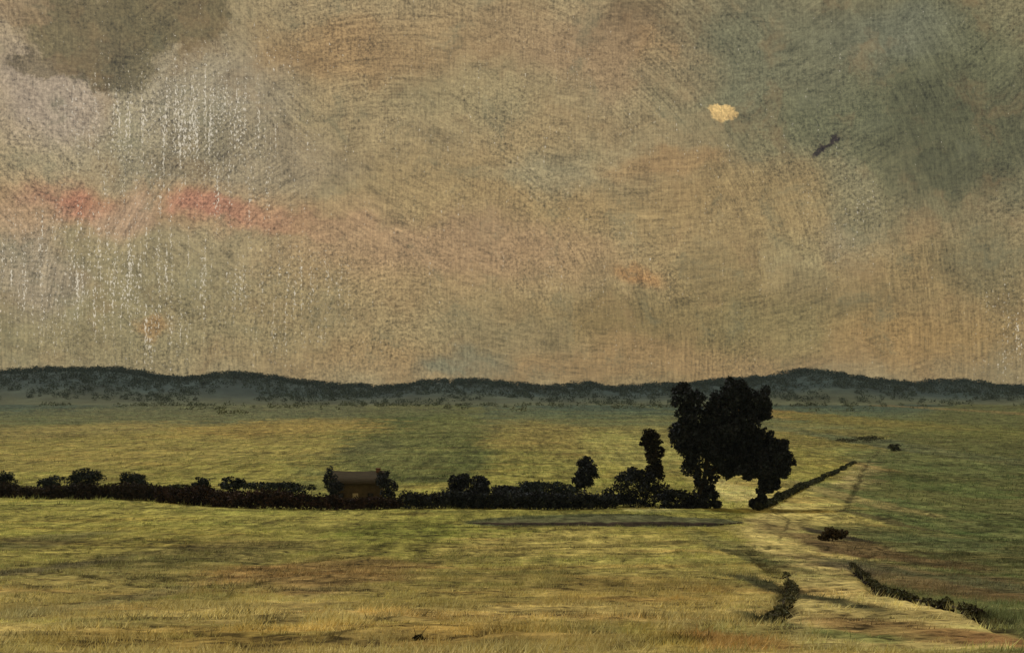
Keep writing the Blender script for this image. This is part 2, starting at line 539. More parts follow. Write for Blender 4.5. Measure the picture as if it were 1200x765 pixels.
def crop(x, y):
    """albedo of what grows on the ground at a world position"""
    x, y = np.asarray(x, float), np.asarray(y, float)
    yy = np.maximum(y, 5)
    ly = np.log(yy)
    n1 = fbm(x / 14, y / 9, 21, 4)
    n2 = fbm(x / 60, y / 45, 22, 4)
    stops = np.log(np.array([8, 45, 75, 140, 205, 300, 480, 640, 780, 950, 1150, 1450, 3000.]))
    cols = np.array([alb(148, 127, 69), alb(145, 123, 67), alb(133, 117, 60), alb(134, 122, 56), alb(135, 125, 58),
                     alb(130, 119, 56), alb(124, 112, 56), alb(114, 104, 56), alb(98, 96, 56), alb(84, 88, 56), alb(72, 80, 56), alb(58, 68, 52), alb(56, 66, 52)])
    t = ly + (n2 - .5) * .5
    c = np.stack([np.interp(t, stops, cols[:, k]) for k in range(3)], -1)
    # pasture to the right is greener and darker
    k = sstep(.30, .43, x / yy + (n2 - .5) * .12) * (1 - sstep(900, 1400, yy)) * .75
    c = c * (1 - k[..., None]) + alb(98, 94, 50) * k[..., None]
    wx = (fbm(x / 7, y / 7, 41, 4) - .5)
    wy = (fbm(x / 7, y / 7, 42, 4) - .5)
    wl = (fbm(x / 60, y / 60, 43, 4) - .5)
    u_ = x / yy + (wx * .030 + wl * .02)
    v_ = ly + (wy * .045 + wl * .03)
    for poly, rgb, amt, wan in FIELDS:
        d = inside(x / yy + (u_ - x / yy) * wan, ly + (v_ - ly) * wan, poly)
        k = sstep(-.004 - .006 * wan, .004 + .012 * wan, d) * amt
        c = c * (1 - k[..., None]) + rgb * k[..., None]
    for (cx, cly, rx, ry, rgb, amt) in PATCH:
        d = np.hypot((x - cx) / rx + wx * 1.0 + wl * .5, (ly - cly) / ry + wy * .7 + wl * .5)
        k = (1 - sstep(.55, 1.12, d)) * amt
        c = c * (1 - k[..., None]) + rgb * k[..., None]
    # drifts of drier and lusher growth, drawn out across the slope
    s1 = fbm(x / 6, y / 1.6, 51, 4, .6)
    s2 = fbm(x / 2.2, y / .9, 52, 3, .6)
    s3 = fbm(x / 30, y / 10, 53, 4, .6)
    v = 1 + (s1 - .5) * (.7 + .4 * sstep(60, 150, yy)) + (s2 - .5) * (.35 + .45 * sstep(60, 150, yy)) * (1 - sstep(150, 400, yy)) + (s3 - .5) * .8 + (fbm(x / 3, y / 28, 57, 4, .65) - .5) * .9 * sstep(190, 320, yy) + (n1 - .5) * .3
    # old wheel and plough lines: thin wandering dark seams
    q = fbm(x / 9 + 3, y / 3.2 + (fbm(x / 12, y / 12, 61) - .5) * 3, 62, 3)
    seam = np.exp(-((q - .5) / .02) ** 2) * sstep(.40, .54, fbm(x / 22, y / 18, 63, 2)) * sstep(14, 30, yy) * (1 - sstep(190, 230, yy))
    q2 = fbm(x / 22 + 3, y / 6 + 9, 72, 3)
    seam2 = np.exp(-((q2 - .47) / .014) ** 2) * sstep(.36, .52, fbm(x / 40, y / 30, 73, 2)) * sstep(14, 30, yy) * (1 - sstep(600, 900, yy))
    v = v * (1 - .78 * np.maximum(seam, seam2 * .9))
    for pts, w, dep in RUTS:
        d = line_dist(x + wx * 1.4, y + wy * 1.4, pts)
        v = v * (1 - (.5 + min(.28, dep)) * (1 - sstep(w * .4, w * 1.6, d)) * sstep(.25, .5, fbm(x / 4, y / 4, 77, 2)))
    c = c * np.clip(v, .25, 1.38)[..., None]
    # a few rusty and green flushes
    h = fbm(x / 18, y / 7, 81, 5, .7)
    k = sstep(.56, .72, h)[..., None] * .35
    c = c * (1 - k) + c * np.array([1.12, .86, .8]) * k
    k = sstep(.44, .30, h)[..., None] * .45
    c = c * (1 - k) + c * np.array([.84, .98, .88]) * k
    return np.clip(c, .004, .7)


# ------------------------------------------------------------------ mesh helpers
def mesh_obj(name, verts, faces, mat, parent=None, tint=None, smooth=False):
    """verts (n,3); faces = list of arrays, each (m,k)"""
    me = bpy.data.meshes.new(name)
    verts = np.asarray(verts, np.float32)
    if isinstance(faces, np.ndarray):
        faces = [faces]
    faces = [np.asarray(f, np.int32) for f in faces if len(f)]
    loops = np.concatenate([f.ravel() for f in faces])
    sizes = np.concatenate([np.full(len(f), f.shape[1], np.int32) for f in faces])
    starts = np.concatenate([[0], np.cumsum(sizes)[:-1]]).astype(np.int32)
    me.vertices.add(len(verts))
    me.vertices.foreach_set('co', verts.ravel())
    me.loops.add(len(loops))
    me.loops.foreach_set('vertex_index', loops)
    me.polygons.add(len(sizes))
    me.polygons.foreach_set('loop_start', starts)
    me.polygons.foreach_set('loop_total', sizes)
    if smooth:
        me.polygons.foreach_set('use_smooth', np.ones(len(sizes), bool))
    if tint is not None:
        at = me.attributes.new('tint', 'FLOAT_COLOR', 'POINT')
        tint = np.asarray(tint, np.float32)
        if tint.shape[1] == 3:
            tint = np.concatenate([tint, np.ones((len(tint), 1), np.float32)], 1)
        at.data.foreach_set('color', tint.ravel())
    me.update(calc_edges=True)
    me.validate()
    me.materials.append(mat)
    o = bpy.data.objects.new(name, me)
    COL.objects.link(o)
    if parent is not None:
        o.parent = parent
    return o


def tag(o, label=None, cat=None, group=None, kind=None):
    if label:
        o['label'] = label
    if cat:
        o['category'] = cat
    if group:
        o['group'] = group
    if kind:
        o['kind'] = kind
    return o


def thing(name, loc, label, cat, group=None):
    o = bpy.data.objects.new(name, None)
    o.empty_display_size = .5
    COL.objects.link(o)
    o.location = loc
    return tag(o, label, cat, group)


# ------------------------------------------------------------------ materials
def new_mat(name):
    m = bpy.data.materials.new(name)
    m.use_nodes = True
    return m, Nodes(m.node_tree)


def finish(n, color, rough=.9, spec=.2, normal=None, transl=None):
    b = n.new('ShaderNodeBsdfPrincipled')
    n.put(b.inputs['Base Color'], color)
    n.put(b.inputs['Roughness'], rough)
    n.put(b.inputs['Specular IOR Level'], spec)
    if normal is not None:
        n.t.links.new(normal, b.inputs['Normal'])
    out = n.new('ShaderNodeOutputMaterial')
    sh = b.outputs[0]
    if transl:
        tr = n.new('ShaderNodeBsdfTranslucent')
        n.put(tr.inputs['Color'], color)
        mx = n.new('ShaderNodeMixShader')
        mx.inputs[0].default_value = transl
        n.t.links.new(sh, mx.inputs[1])
        n.t.links.new(tr.outputs[0], mx.inputs[2])
        sh = mx.outputs[0]
    n.t.links.new(sh, out.inputs['Surface'])


def bump(n, h, strength, dist):
    b = n.new('ShaderNodeBump')
    n.put(b.inputs['Height'], h)
    b.inputs['Strength'].default_value = strength
    b.inputs['Distance'].default_value = dist
    return b.outputs[0]


def tint_node(n):
    a = n.new('ShaderNodeAttribute', attribute_name='tint')
    return a.outputs['Color']


def obj_pos(n):
    return n.new('ShaderNodeNewGeometry').outputs['Position']


def mat_ground():
    m, n = new_mat('meadow')
    p = obj_pos(n)
    t = tint_node(n)
    f1 = n.noise(n.map(p, scale=(.5, 1.1, 1)), 1.0, 8, .72)
    f2 = n.noise(n.map(p, scale=(2.2, 3.6, 1)), 1.0, 6, .72)
    f3 = n.noise(n.map(p, scale=(.09, .22, 1)), 1.0, 8, .70)
    v = n.math('ADD', n.ramp(f1, .3, .7, -.75, .75, False), n.ramp(f2, .3, .7, -.6, .6, False))
    f4 = n.noise(n.map(p, scale=(.5, .06, 1)), 1.0, 5, .75)
    v = n.math('ADD', v, n.ramp(f3, .3, .7, -.3, .3, False))
    v = n.math('ADD', v, n.ramp(f4, .3, .7, -.7, .7, False))
    v = n.math('MAXIMUM', n.math('ADD', v, 1.0), .2)
    c = n.vmath('MULTIPLY', t, n.vmath('MULTIPLY', (1, 1, 1), v))
    # bare brown earth showing through, pale dead stems
    e = n.noise(n.map(p, scale=(.8, 2.4, 1)), 1.0, 5, .75)
    c = n.mix(n.ramp(e, .60, .72, 0, .65), c, n.vmath('MULTIPLY', t, (.42, .34, .36)))
    s = n.noise(n.map(p, scale=(5, 7, 1)), 1.0, 3, .8)
    c = n.mix(n.ramp(s, .66, .76, 0, .6), c, (.50, .42, .22))
    h = n.math('ADD', n.math('MULTIPLY', f1, .7), n.math('MULTIPLY', f2, .35))
    finish(n, c, .95, .1, bump(n, h, .6, .5))
    return m


def mat_tint(name, lo=.75, hi=1.25, scale=3.0, rough=.9, transl=None, spec=.15):
    m, n = new_mat(name)
    f = n.noise(obj_pos(n), scale, 4, .65)
    c = n.vmath('MULTIPLY', tint_node(n), n.vmath('MULTIPLY', (1, 1, 1), n.ramp(f, .3, .7, lo, hi, False)))
    finish(n, c, rough, spec, None, transl)
    return m


def mat_plain(name, a, b, scale, stretch=(1, 1, 1), rough=.9, bstr=.4, bdist=.05):
    m, n = new_mat(name)
    f = n.noise(n.map(obj_pos(n), scale=stretch), scale, 6, .68)
    finish(n, n.mix(n.ramp(f, .3, .7), a, b), rough, .2, bump(n, f, bstr, bdist))
    return m


M_GROUND = mat_ground()
M_GRASS = mat_tint('grass_blades', .8, 1.2, .5, .8, .6)
M_LEAF = mat_tint('leaves', .7, 1.3, .9, .75, None, .1)
M_WOOD = mat_tint('far_leaves', .75, 1.25, .05, .9)
M_BARK = mat_plain('bark', (.020, .017, .014), (.045, .038, .030), 3, (1, 1, .25))
M_STONE = mat_plain('cottage_stone', (.085, .065, .040), (.13, .10, .062), 1.6)
M_TILE = mat_plain('old_tiles', (.036, .028, .015), (.060, .046, .025), 1.3, (.6, 2.5, 1))
M_BRICK = mat_plain('brick', (.14, .075, .05), (.22, .12, .085), 4)
M_DOOR = mat_plain('door_paint', (.045, .035, .025), (.07, .055, .04), 4)
M_GLASS = mat_plain('window_glass', (.02, .022, .024), (.04, .04, .04), 2, rough=.15)
M_LIMEWASH = mat_plain('limewash', (.42, .36, .22), (.6, .52, .34), 3)

# ------------------------------------------------------------------ the ground: one sheet to the horizon
azs = np.concatenate([np.linspace(-26, 26, 1150), np.linspace(27, 60, 60), np.linspace(63, 297, 90), np.linspace(300, 333, 60)])
azs = np.radians(azs)
rows_px = np.arange(0, 520, .75)
ys = []
tab_y = np.geomspace(4, 3000, 6000)
tab_r = -F * profile(tab_y) / tab_y
for rpx in rows_px[::-1]:
    if tab_r.min() < rpx < tab_r.max():
        ys.append(float(np.interp(-rpx, -tab_r, tab_y)))
rad = np.unique(np.concatenate([[.6, 1.2, 2, 3], np.array(ys), np.geomspace(1400, 2700, 30)]))
keep = [rad[0]]
for r_ in rad[1:]:
    if r_ - keep[-1] > .02 * (r_ ** .5) * .3:
        keep.append(r_)
rad = np.array(keep)
A, Rr = np.meshgrid(azs, rad)
X, Y = Rr * np.sin(A), Rr * np.cos(A)
Z = ground(X, Y)
# fine relief: tussocks, ruts
Z = Z + (fbm(X / 1.3, Y / .9, 91, 3) - .5) * .22 * (1 - sstep(150, 400, Rr))
for pts, w, dep in RUTS:
    Z = Z - dep * (1 - sstep(w * .4, w * 1.5, line_dist(X, Y, pts)))
nr, na = X.shape
V = np.stack([X, Y, Z], -1).reshape(-1, 3)
V = np.concatenate([V, [[0, 0, float(ground(0, 0))]]])
i, j = np.meshgrid(np.arange(nr - 1), np.arange(na), indexing='ij')
j2 = (j + 1) % na
quads = np.stack([i * na + j, i * na + j2, (i + 1) * na + j2, (i + 1) * na + j], -1).reshape(-1, 4)[:, ::-1]
jj = np.arange(na)
fan = np.stack([np.full(na, len(V) - 1), jj, (jj + 1) % na], -1)[:, ::-1]
tint = np.concatenate([crop(X.reshape(-1), Y.reshape(-1)), crop(np.array([0.]), np.array([0.]))])
g = mesh_obj('ground', V, [quads, fan], M_GROUND, tint=tint, smooth=True)
tag(g, kind='structure')

# ------------------------------------------------------------------ far wooded hills
RIDGE = np.array([(-260, 440), (-80, 437), (0, 436), (30, 434), (60, 432), (100, 433), (130, 432), (160, 436), (175, 441), (200, 443), (225, 443), (250, 439),
                  (270, 437), (300, 440), (330, 444), (370, 449), (400, 453), (420, 451), (440, 454), (480, 452), (490, 448), (520, 446), (560, 446),
                  (600, 450), (640, 454), (660, 452), (690, 449), (710, 454), (730, 455), (770, 451), (800, 451), (850, 446), (880, 444), (912, 442),
                  (926, 436), (950, 434), (980, 438), (1010, 443), (1050, 448), (1075, 451), (1105, 447), (1130, 446), (1160, 452), (1200, 454),
                  (1300, 448), (1460, 444)], float)
RY = 1700.0


def ridge_z(x, y):
    """crest line of the hills at 1.7 km, dropping to the plain in front"""
    px = CX + F * x / RY
    top = (HY - np.interp(px, RIDGE[:, 0], RIDGE[:, 1])) / F * RY - 3.0
    base = float(profile(np.array(1450.0))) - 1.0
    t = sstep(1420, RY, y)
    back = sstep(RY, 2500, y)
    return base + (top - base) * t - back * 12


hx = np.linspace(-1500, 1500, 420)
hy = np.concatenate([np.linspace(1400, 1700, 40), np.linspace(1720, 2600, 20)])
HX, HYY = np.meshgrid(hx, hy)
HZ = ridge_z(HX, HYY) + (fbm(HX / 25, HYY / 25, 101, 3) - .5) * 3
hv = np.stack([HX, HYY, HZ], -1).reshape(-1, 3)
i, j = np.meshgrid(np.arange(len(hy) - 1), np.arange(len(hx) - 1), indexing='ij')
w_ = len(hx)
hq = np.stack([i * w_ + j, i * w_ + j + 1, (i + 1) * w_ + j + 1, (i + 1) * w_ + j], -1).reshape(-1, 4)
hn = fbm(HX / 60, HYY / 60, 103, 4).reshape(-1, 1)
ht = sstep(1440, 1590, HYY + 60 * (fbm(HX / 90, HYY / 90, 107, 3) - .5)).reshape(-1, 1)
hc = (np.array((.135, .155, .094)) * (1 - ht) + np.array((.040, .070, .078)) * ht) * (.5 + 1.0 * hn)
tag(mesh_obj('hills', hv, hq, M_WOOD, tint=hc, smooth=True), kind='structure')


# ------------------------------------------------------------------ air between here and the hills
hm, n = new_mat('air')
pv = n.new('ShaderNodeVolumePrincipled')
pv.inputs['Color'].default_value = (.62, .80, .92, 1)
pv.inputs['Density'].default_value = .00005
pv.inputs['Anisotropy'].default_value = 0
n.t.links.new(pv.outputs[0], n.new('ShaderNodeOutputMaterial').inputs['Volume'])
e = 2750.0
v_ = np.array([(x, y, z) for z in (-32, 48) for y in (-e, e) for x in (-e, e)], float)
tag(mesh_obj('haze', v_, np.array([(0, 2, 3, 1), (4, 5, 7, 6), (0, 1, 5, 4), (2, 6, 7, 3), (0, 4, 6, 2), (1, 3, 7, 5)]), hm),
    'thin bluish air lying over the whole plain', 'haze', kind='stuff')


# ------------------------------------------------------------------ foliage
def leaf_cloud(lobes, n, size, tint, dark=.45, gap=.35, seed=1, sub=0, shell=.35):
    """leaf-sized faces through the volume of several ellipsoids (cx,cy,cz,rx,ry,rz)"""
    r = np.random.default_rng(seed)
    L = np.array(lobes, float)
    if sub:
        subs = []
        for l in L:
            subs.append(np.concatenate([l[:3], l[3:] * .62]))
            for _ in range(sub):
                d = r.normal(size=3)
                d /= np.linalg.norm(d)
                q = r.uniform(.22, .5)
                subs.append(np.concatenate([l[:3] + d * l[3:] * (1.08 - q * .8), l[3:] * q * r.uniform(.8, 1.25, 3)]))
        L = np.array(subs)
    wgt = (L[:, 3] * L[:, 4] * L[:, 5]) ** (2 / 3.)
    k = r.choice(len(L), int(n * 1.5), p=wgt / wgt.sum())
    d = r.normal(size=(len(k), 3))
    d /= np.linalg.norm(d, axis=1, keepdims=True)
    rr = r.uniform(shell, 1, len(k)) ** .6
    rr = rr * (1 + .45 * (fbm(d[:, 0] * 2.6 + k * 7.7, d[:, 2] * 2.6 + d[:, 1] * 2.1, seed, 4, .65) - .5) * 2)
    pos = L[k, :3] + d * rr[:, None] * L[k, 3:6]
    s = float(L[:, 3:6].mean())
    cl = fbm(pos[:, 0] / s * 2.1 + seed, (pos[:, 2] + pos[:, 1] * .7) / s * 2.1, seed + 3, 3, .6)
    ok = (cl > gap) | (r.uniform(size=len(k)) < .15)
    pos, cl = pos[ok][:n], cl[ok][:n]
    m = len(pos)
    a = r.normal(size=(m, 3))
    a /= np.linalg.norm(a, axis=1, keepdims=True)
    b = np.cross(a, r.normal(size=(m, 3)))
    b /= np.linalg.norm(b, axis=1, keepdims=True)
    sz = size * r.uniform(.5, 1.4, (m, 1))
    c = np.cross(a, b)
    bend = sz * .25
    q = np.stack([pos - a * sz * .9, pos - b * sz * .5 + c * bend * .5, pos + a * sz * .9 + c * bend, pos + b * sz * .5 + c * bend * .5], 1)
    verts = q.reshape(-1, 3)
    faces = np.arange(m * 4).reshape(m, 4)
    v = (dark + (1.5 - dark) * sstep(.35, .70, cl)) * r.uniform(.75, 1.25, m)
    col = np.array(tint)[None] * v[:, None] * (1 + r.normal(size=(m, 3)) * .06)
    return verts, faces, np.repeat(np.clip(col, .002, 1), 4, 0)


def tube(pts, radii, sides=8):
    pts = np.array(pts, float)
    n = len(pts)
    V_, F_ = [], []
    for q in range(n):
        t = pts[min(q + 1, n - 1)] - pts[max(q - 1, 0)]
        t /= np.linalg.norm(t)
        u = np.cross(t, (0.31, .95, .05))
        u /= np.linalg.norm(u)
        w = np.cross(t, u)
        for s in range(sides):
            an = 2 * math.pi * s / sides
            V_.append(pts[q] + radii[q] * (math.cos(an) * u + math.sin(an) * w))
    for q in range(n - 1):
        for s in range(sides):
            F_.append((q * sides + s, q * sides + (s + 1) % sides, (q + 1) * sides + (s + 1) % sides, (q + 1) * sides + s))
    return np.array(V_), np.array(F_)


def join(parts):
    vs, fs, o = [], [], 0
    for v, f in parts:
        vs.append(v)
        fs.append(f + o)
        o += len(v)
    return np.concatenate(vs), np.concatenate(fs)


def wood_parts(base_pts, r0, lobes, seed):
    """trunk with limbs reaching into every lobe"""
    r = np.random.default_rng(seed)
    base = np.array(base_pts, float)
    n = len(base)
    parts = [tube(base, np.linspace(r0, r0 * .45, n), 9)]
    for (cx, cy, cz, rx, ry, rz) in lobes:
        tgt = np.array((cx, cy, cz))
        k = int(np.argmin(np.abs(base[:, 2] - max(base[:, 2].min() + .3, cz - .8 * rz))))
        k = min(k, n - 1)
        st = base[k]
        mid = (st + tgt) / 2 + r.normal(size=3) * .12 * np.linalg.norm(tgt - st) + np.array((0, 0, .08 * np.linalg.norm(tgt - st)))
        parts.append(tube([st, mid, tgt], [r0 * .32, r0 * .2, r0 * .07], 6))
        for _ in range(3):
            e = tgt + r.normal(size=3) * np.array((rx, ry, rz)) * .45
            parts.append(tube([mid, (mid + e) / 2 + r.normal(size=3) * .2, e], [r0 * .14, r0 * .09, r0 * .03], 5))
    return join(parts)


DARK = np.array((.029, .036, .050))
GREEN = np.array((.030, .038, .030))
BLUE = np.array((.034, .048, .054))
BROWN = np.array((.054, .043, .043))


def lobes_at(dist, base, pix, depth=.85):
    """lobes drawn as picture sizes at a known distance, relative to the base point"""
    k = dist / F
    out = []
    for q, (px, py, rx, ry) in enumerate(pix):
        x, z = (px - CX) * k, (HY - py) * k
        y = dist + (((q * 37) % 11) / 10. - .5) * .5 * rx * k
        out.append((x - base[0], y - base[1], z - base[2], rx * k, max(rx, ry * .8) * k * depth, ry * k))
    return out


def tree(px, py, pix, label, n, size, tint, trunk_r, bend=(0, 0), name='tree', cat='tree', group=None, seed=1, gap=.33, top=None, trunk_name='trunk', dist=None, crown='crown', sub=13):
    if dist is None:
        b = gpoint(px, py)
    else:
        x = (px - CX) / F * dist
        b = (x, dist, float(ground(x, dist)))
    root = thing(name, b, label, cat, group)
    lobes = lobes_at(b[1], b, pix)
    zt = max(l[2] for l in lobes) if top is None else top
    cxm = np.mean([l[0] for l in lobes])
    pts = [(0, 0, -.4)]
    for t in (.12, .3, .55, .8, 1.0):
        pts.append((bend[0] * t * zt + cxm * t * .8 + .15 * math.sin(5 * t + seed), bend[1] * t * zt, zt * t))
    v, f = wood_parts(pts, trunk_r, lobes, seed)
    mesh_obj(trunk_name, v, f, M_BARK, root, smooth=True)
    v, f, c = leaf_cloud(lobes, n, size, tint, seed=seed, gap=gap, sub=sub)
    mesh_obj(crown, v, f, M_LEAF, root, tint=c)
    return root


# the big dark pair beside the track
tree(820, 595, [(805, 465, 19, 17), (812, 490, 20, 20), (805, 520, 16, 23), (826, 520, 23, 27), (812, 548, 13, 15), (823, 571, 10, 13), (822, 587, 14, 8),
                (861, 468, 18, 25), (886, 470, 21, 23), (860, 503, 28, 24), (891, 487, 15, 11), (895, 514, 15, 13), (884, 526, 16, 13), (800, 503, 15, 20), (838, 512, 18, 28), (834, 478, 9, 20), (843, 495, 14, 22), (908, 520, 14, 10), (873, 514, 20, 18), (850, 535, 24, 21), (871, 536, 17, 15), (832, 554, 11, 13), (834, 578, 8, 12), (838, 590, 8, 5), (856, 552, 15, 8)],
     'tallest dark tree, two-topped, standing at the right end of the hedge', 60000, .30, DARK, .5, name='tree', group='trees along the hedge', seed=11, gap=.30)
tree(888, 597, [(905, 544, 21, 23), (918, 538, 13, 18), (886, 548, 13, 13), (901, 565, 12, 11), (893, 578, 7, 11), (886, 590, 8, 6), (874, 552, 12, 10)],
     'dark leaning tree whose crown droops right of the arched gap', 22000, .28, DARK, .30, name='tree', group='trees along the hedge', seed=12, gap=.30)
# smaller trees in the hedge
tree(766, 592, [(764, 513, 13, 11), (767, 533, 10, 16), (768, 552, 11, 13), (758, 518, 8, 8)],
     'slender top-heavy small tree just left of the tallest dark tree', 5200, .28, np.array((.032, .030, .026)), .16, group='trees along the hedge', seed=13)
tree(686, 590, [(685, 556, 15, 14), (687, 545, 10, 10), (680, 562, 12, 9)],
     'small round-headed dark tree rising alone above the hedge', 4200, .27, DARK * 1.15, .15, group='trees along the hedge', seed=14)


def bush(px, py, pix, label, n, tint, seed, dist=None, size=.24, group=None, gap=.30, foot=True):
    group = group or ('bushes growing along the hedge' if foot else 'scrub bushes on the slope')
    if foot:
        x0, x1 = min(p[0] - p[2] for p in pix), max(p[0] + p[2] for p in pix)
        yb = max(p[1] + p[3] for p in pix)
        pix = list(pix) + [((x0 + x1) / 2, (yb + py) / 2 - 2, (x1 - x0) * .40, (py - yb) / 2 + 4)]
    return tree(px, py, pix, label, n, size, tint, .07, name='bush', cat='bush', seed=seed,  trunk_name='stems', crown='foliage', dist=dist, group=group, gap=gap)


bush(742, 592, [(745, 568, 26, 18), (724, 577, 16, 14), (765, 570, 18, 16), (742, 555, 14, 8)], 'broad dark bush below the slender top-heavy tree', 9000, DARK, 21)
bush(795, 594, [(792, 582, 22, 10), (780, 584, 16, 9), (815, 585, 16, 9)], 'low black bush at the foot of the tallest tree', 5000, DARK * .9, 22)
bush(549, 592, [(549, 572, 24, 18), (535, 567, 12, 11), (562, 570, 12, 13), (545, 561, 10, 8)], 'rounded black bush standing out mid-hedge right of the cottage', 9000, DARK, 23)
bush(640, 590, [(640, 571, 40, 10), (615, 574, 22, 9), (665, 573, 20, 9)], 'long grey-green bush between the black bush and round-headed tree', 7000, BLUE * 1.1, 24)
bush(592, 592, [(592, 578, 22, 10)], 'low dark bush filling the hedge right of the rounded black bush', 3000, DARK * 1.2, 25)
bush(8, 580, [(6, 564, 14, 12), (-8, 568, 12, 10), (14, 572, 8, 8)], 'dark round bush at the left edge of the picture', 3600, BLUE * .9, 26)
bush(-60, 581, [(-58, 563, 18, 9), (-76, 567, 12, 8)], 'wide dark bush next beyond the round one at the left edge', 3200, BLUE * .9, 56)
bush(62, 580, [(62, 563, 15, 6), (52, 566, 10, 5)], 'small flat-topped bush second from the left edge', 2000, BLUE, 27)
bush(98, 581, [(97, 557, 15, 9), (112, 560, 12, 8), (88, 562, 12, 8)], 'blue-green bush, tallest of the row left of the cottage', 4200, BLUE, 28)
bush(156, 583, [(153, 559, 12, 9), (162, 565, 14, 8)], 'dark bush with a notched top, third along from the left edge', 3200, BLUE * .9, 29)
bush(210, 586, [(205, 571, 22, 4)], 'low pale green bush sunk in a gap of the brown hedge', 1600, np.array((.07, .085, .05)), 30)
bush(238, 588, [(237, 565, 12, 8), (232, 570, 10, 7)], 'small upright bush right of the low pale green one', 2400, BLUE * .9, 31)
bush(270, 589, [(269, 565, 15, 7), (281, 567, 10, 6)], 'small rounded bush midway between pale green bush and cottage', 2600, BLUE * .85, 32)
bush(325, 590, [(312, 569, 28, 7), (345, 570, 24, 6)], 'long low bush leading up to the left side of the cottage', 4600, BLUE * .8, 33)
bush(388, 591, [(387, 562, 9, 13), (394, 572, 9, 8)], 'upright dark bush against the left end of the cottage', 2600, DARK * 1.5, 34, size=.22)
bush(449, 591, [(450, 562, 9, 12), (456, 570, 10, 9)], 'dark bush against the right end of the cottage', 2600, DARK * 1.3, 35, size=.22)

# ------------------------------------------------------------------ hedges


def hedge(pix, height, width, tint, label, seed, density=60, size=.22, name='hedge', ragged=.3, broken=0.0, taper=0.0):
    pts = [gpoint(*p) for p in pix]
    pts = np.array([(p[0], p[1]) for p in pts])
    seg = np.hypot(*np.diff(pts, axis=0).T)
    cum = np.concatenate([[0], np.cumsum(seg)])
    total = cum[-1]
    o0 = (pts[0][0], pts[0][1], float(ground(*pts[0])))
    root = thing(name, o0, label, 'hedge', 'hedges along the field edges')
    n = max(3, int(total / (width * .55)))
    r = np.random.default_rng(seed)
    lobes = []
    for q in range(n):
        s = (q + .5) / n * total
        x = np.interp(s, cum, pts[:, 0])
        y = np.interp(s, cum, pts[:, 1])
        if broken and float(vnoise(np.array(s / (4.5 if height > 1 else 1.3)), np.array(seed * 1.7), 6)) < broken * (.6 + .8 * s / total):
            continue
        h = height * (1 - taper * s / total) * (1 + ragged * (float(fbm(np.array(s / 5.), np.array(seed * 3.1), 5, 3)) - .5) * 2)
        z = float(ground(x, y))
        lobes.append((x - o0[0], y - o0[1] + r.normal() * .15, z - o0[2] + h * .5, width * .62, width * .6, h * .55))
    v, f, c = leaf_cloud(lobes, int(total * height * density * 3.2), size, tint, seed=seed, gap=.2, shell=.2)
    mesh_obj('foliage', v, f, M_LEAF, root, tint=c)
    parts = []
    for q, l in enumerate(lobes):
        for _ in range(2):
            e = np.array(l[:3]) + r.normal(size=3) * np.array(l[3:]) * .4
            b = np.array((l[0] + r.normal() * .2, l[1] + r.normal() * .2, l[2] - l[5] - .2))
            parts.append(tube([b, (b + e) / 2 + r.normal(size=3) * .08, e], [.06, .045, .02], 5))
    parts.append(tube([(l[0], l[1], l[2] - l[5] * .6) for l in lobes], [.06] * len(lobes), 5))
    v, f = join(parts)
    mesh_obj('stems', v, f, M_BARK, root)
    return root


hedge([(-260, 578), (-70, 582), (0, 583), (60, 585), (120, 586), (185, 589)], 2.6, 1.8, BROWN * .8, 'brown bare hedge under the bushes at the far left', 41)
hedge([(185, 590), (230, 593), (280, 597), (330, 598), (395, 597)], 2.8, 1.8, BROWN * np.array((1, .82, .8)), 'reddish-brown hedge with the longest unbroken low top, left of cottage', 42)
hedge([(395, 597), (430, 596), (470, 595)], 2.0, 1.8, BROWN * np.array((.9, .75, .75)), 'short reddish-brown hedge directly in front of the cottage', 43)
hedge([(470, 595), (540, 594), (640, 596), (720, 594)], 2.9, 2.2, DARK * 1.2, 'black-green hedge running from the cottage to the broad dark bush', 44)
hedge([(888, 598), (925, 581), (965, 561), (1003, 541)], 1.15, 1.3, np.array((.055, .066, .042)), 'thin dark green hedge climbing away right of the leaning tree', 45, density=50, ragged=.8, broken=.38, taper=.45)

hedge([(998, 662), (1026, 688), (1062, 703), (1110, 711), (1140, 718)], .24, .42, np.array((.085, .090, .052)), 'knee-high dark fringe of weeds along the right edge of the pale track', 46,
      density=330, size=.065, ragged=.9, broken=.42)
hedge([(920, 672), (930, 690), (922, 708), (903, 724)], .17, .45, np.array((.10, .105, .064)), 'knee-high dark fringe of weeds curving along the left edge of the pale track', 47,
      density=330, size=.065, ragged=.9, broken=.42)

# ------------------------------------------------------------------ cottage
CY = 216.0
kx = CY / F
cx0 = (419 - CX) * kx
cz0 = float(ground(cx0, CY))
cot = thing('cottage', (cx0, CY, cz0), 'low brown stone cottage half hidden behind the reddish hedge', 'cottage')
W2, D2 = 29 * kx, 3.0
eave = (HY - 564) * kx - cz0
ridge_h = (HY - 552) * kx - cz0


def quadbox(x0, x1, y0, y1, z0, z1):
    v = np.array([(x0, y0, z0), (x1, y0, z0), (x1, y1, z0), (x0, y1, z0), (x0, y0, z1), (x1, y0, z1), (x1, y1, z1), (x0, y1, z1)], float)
    f = np.array([(0, 3, 2, 1), (4, 5, 6, 7), (0, 1, 5, 4), (1, 2, 6, 5), (2, 3, 7, 6), (3, 0, 4, 7)])
    return v, f


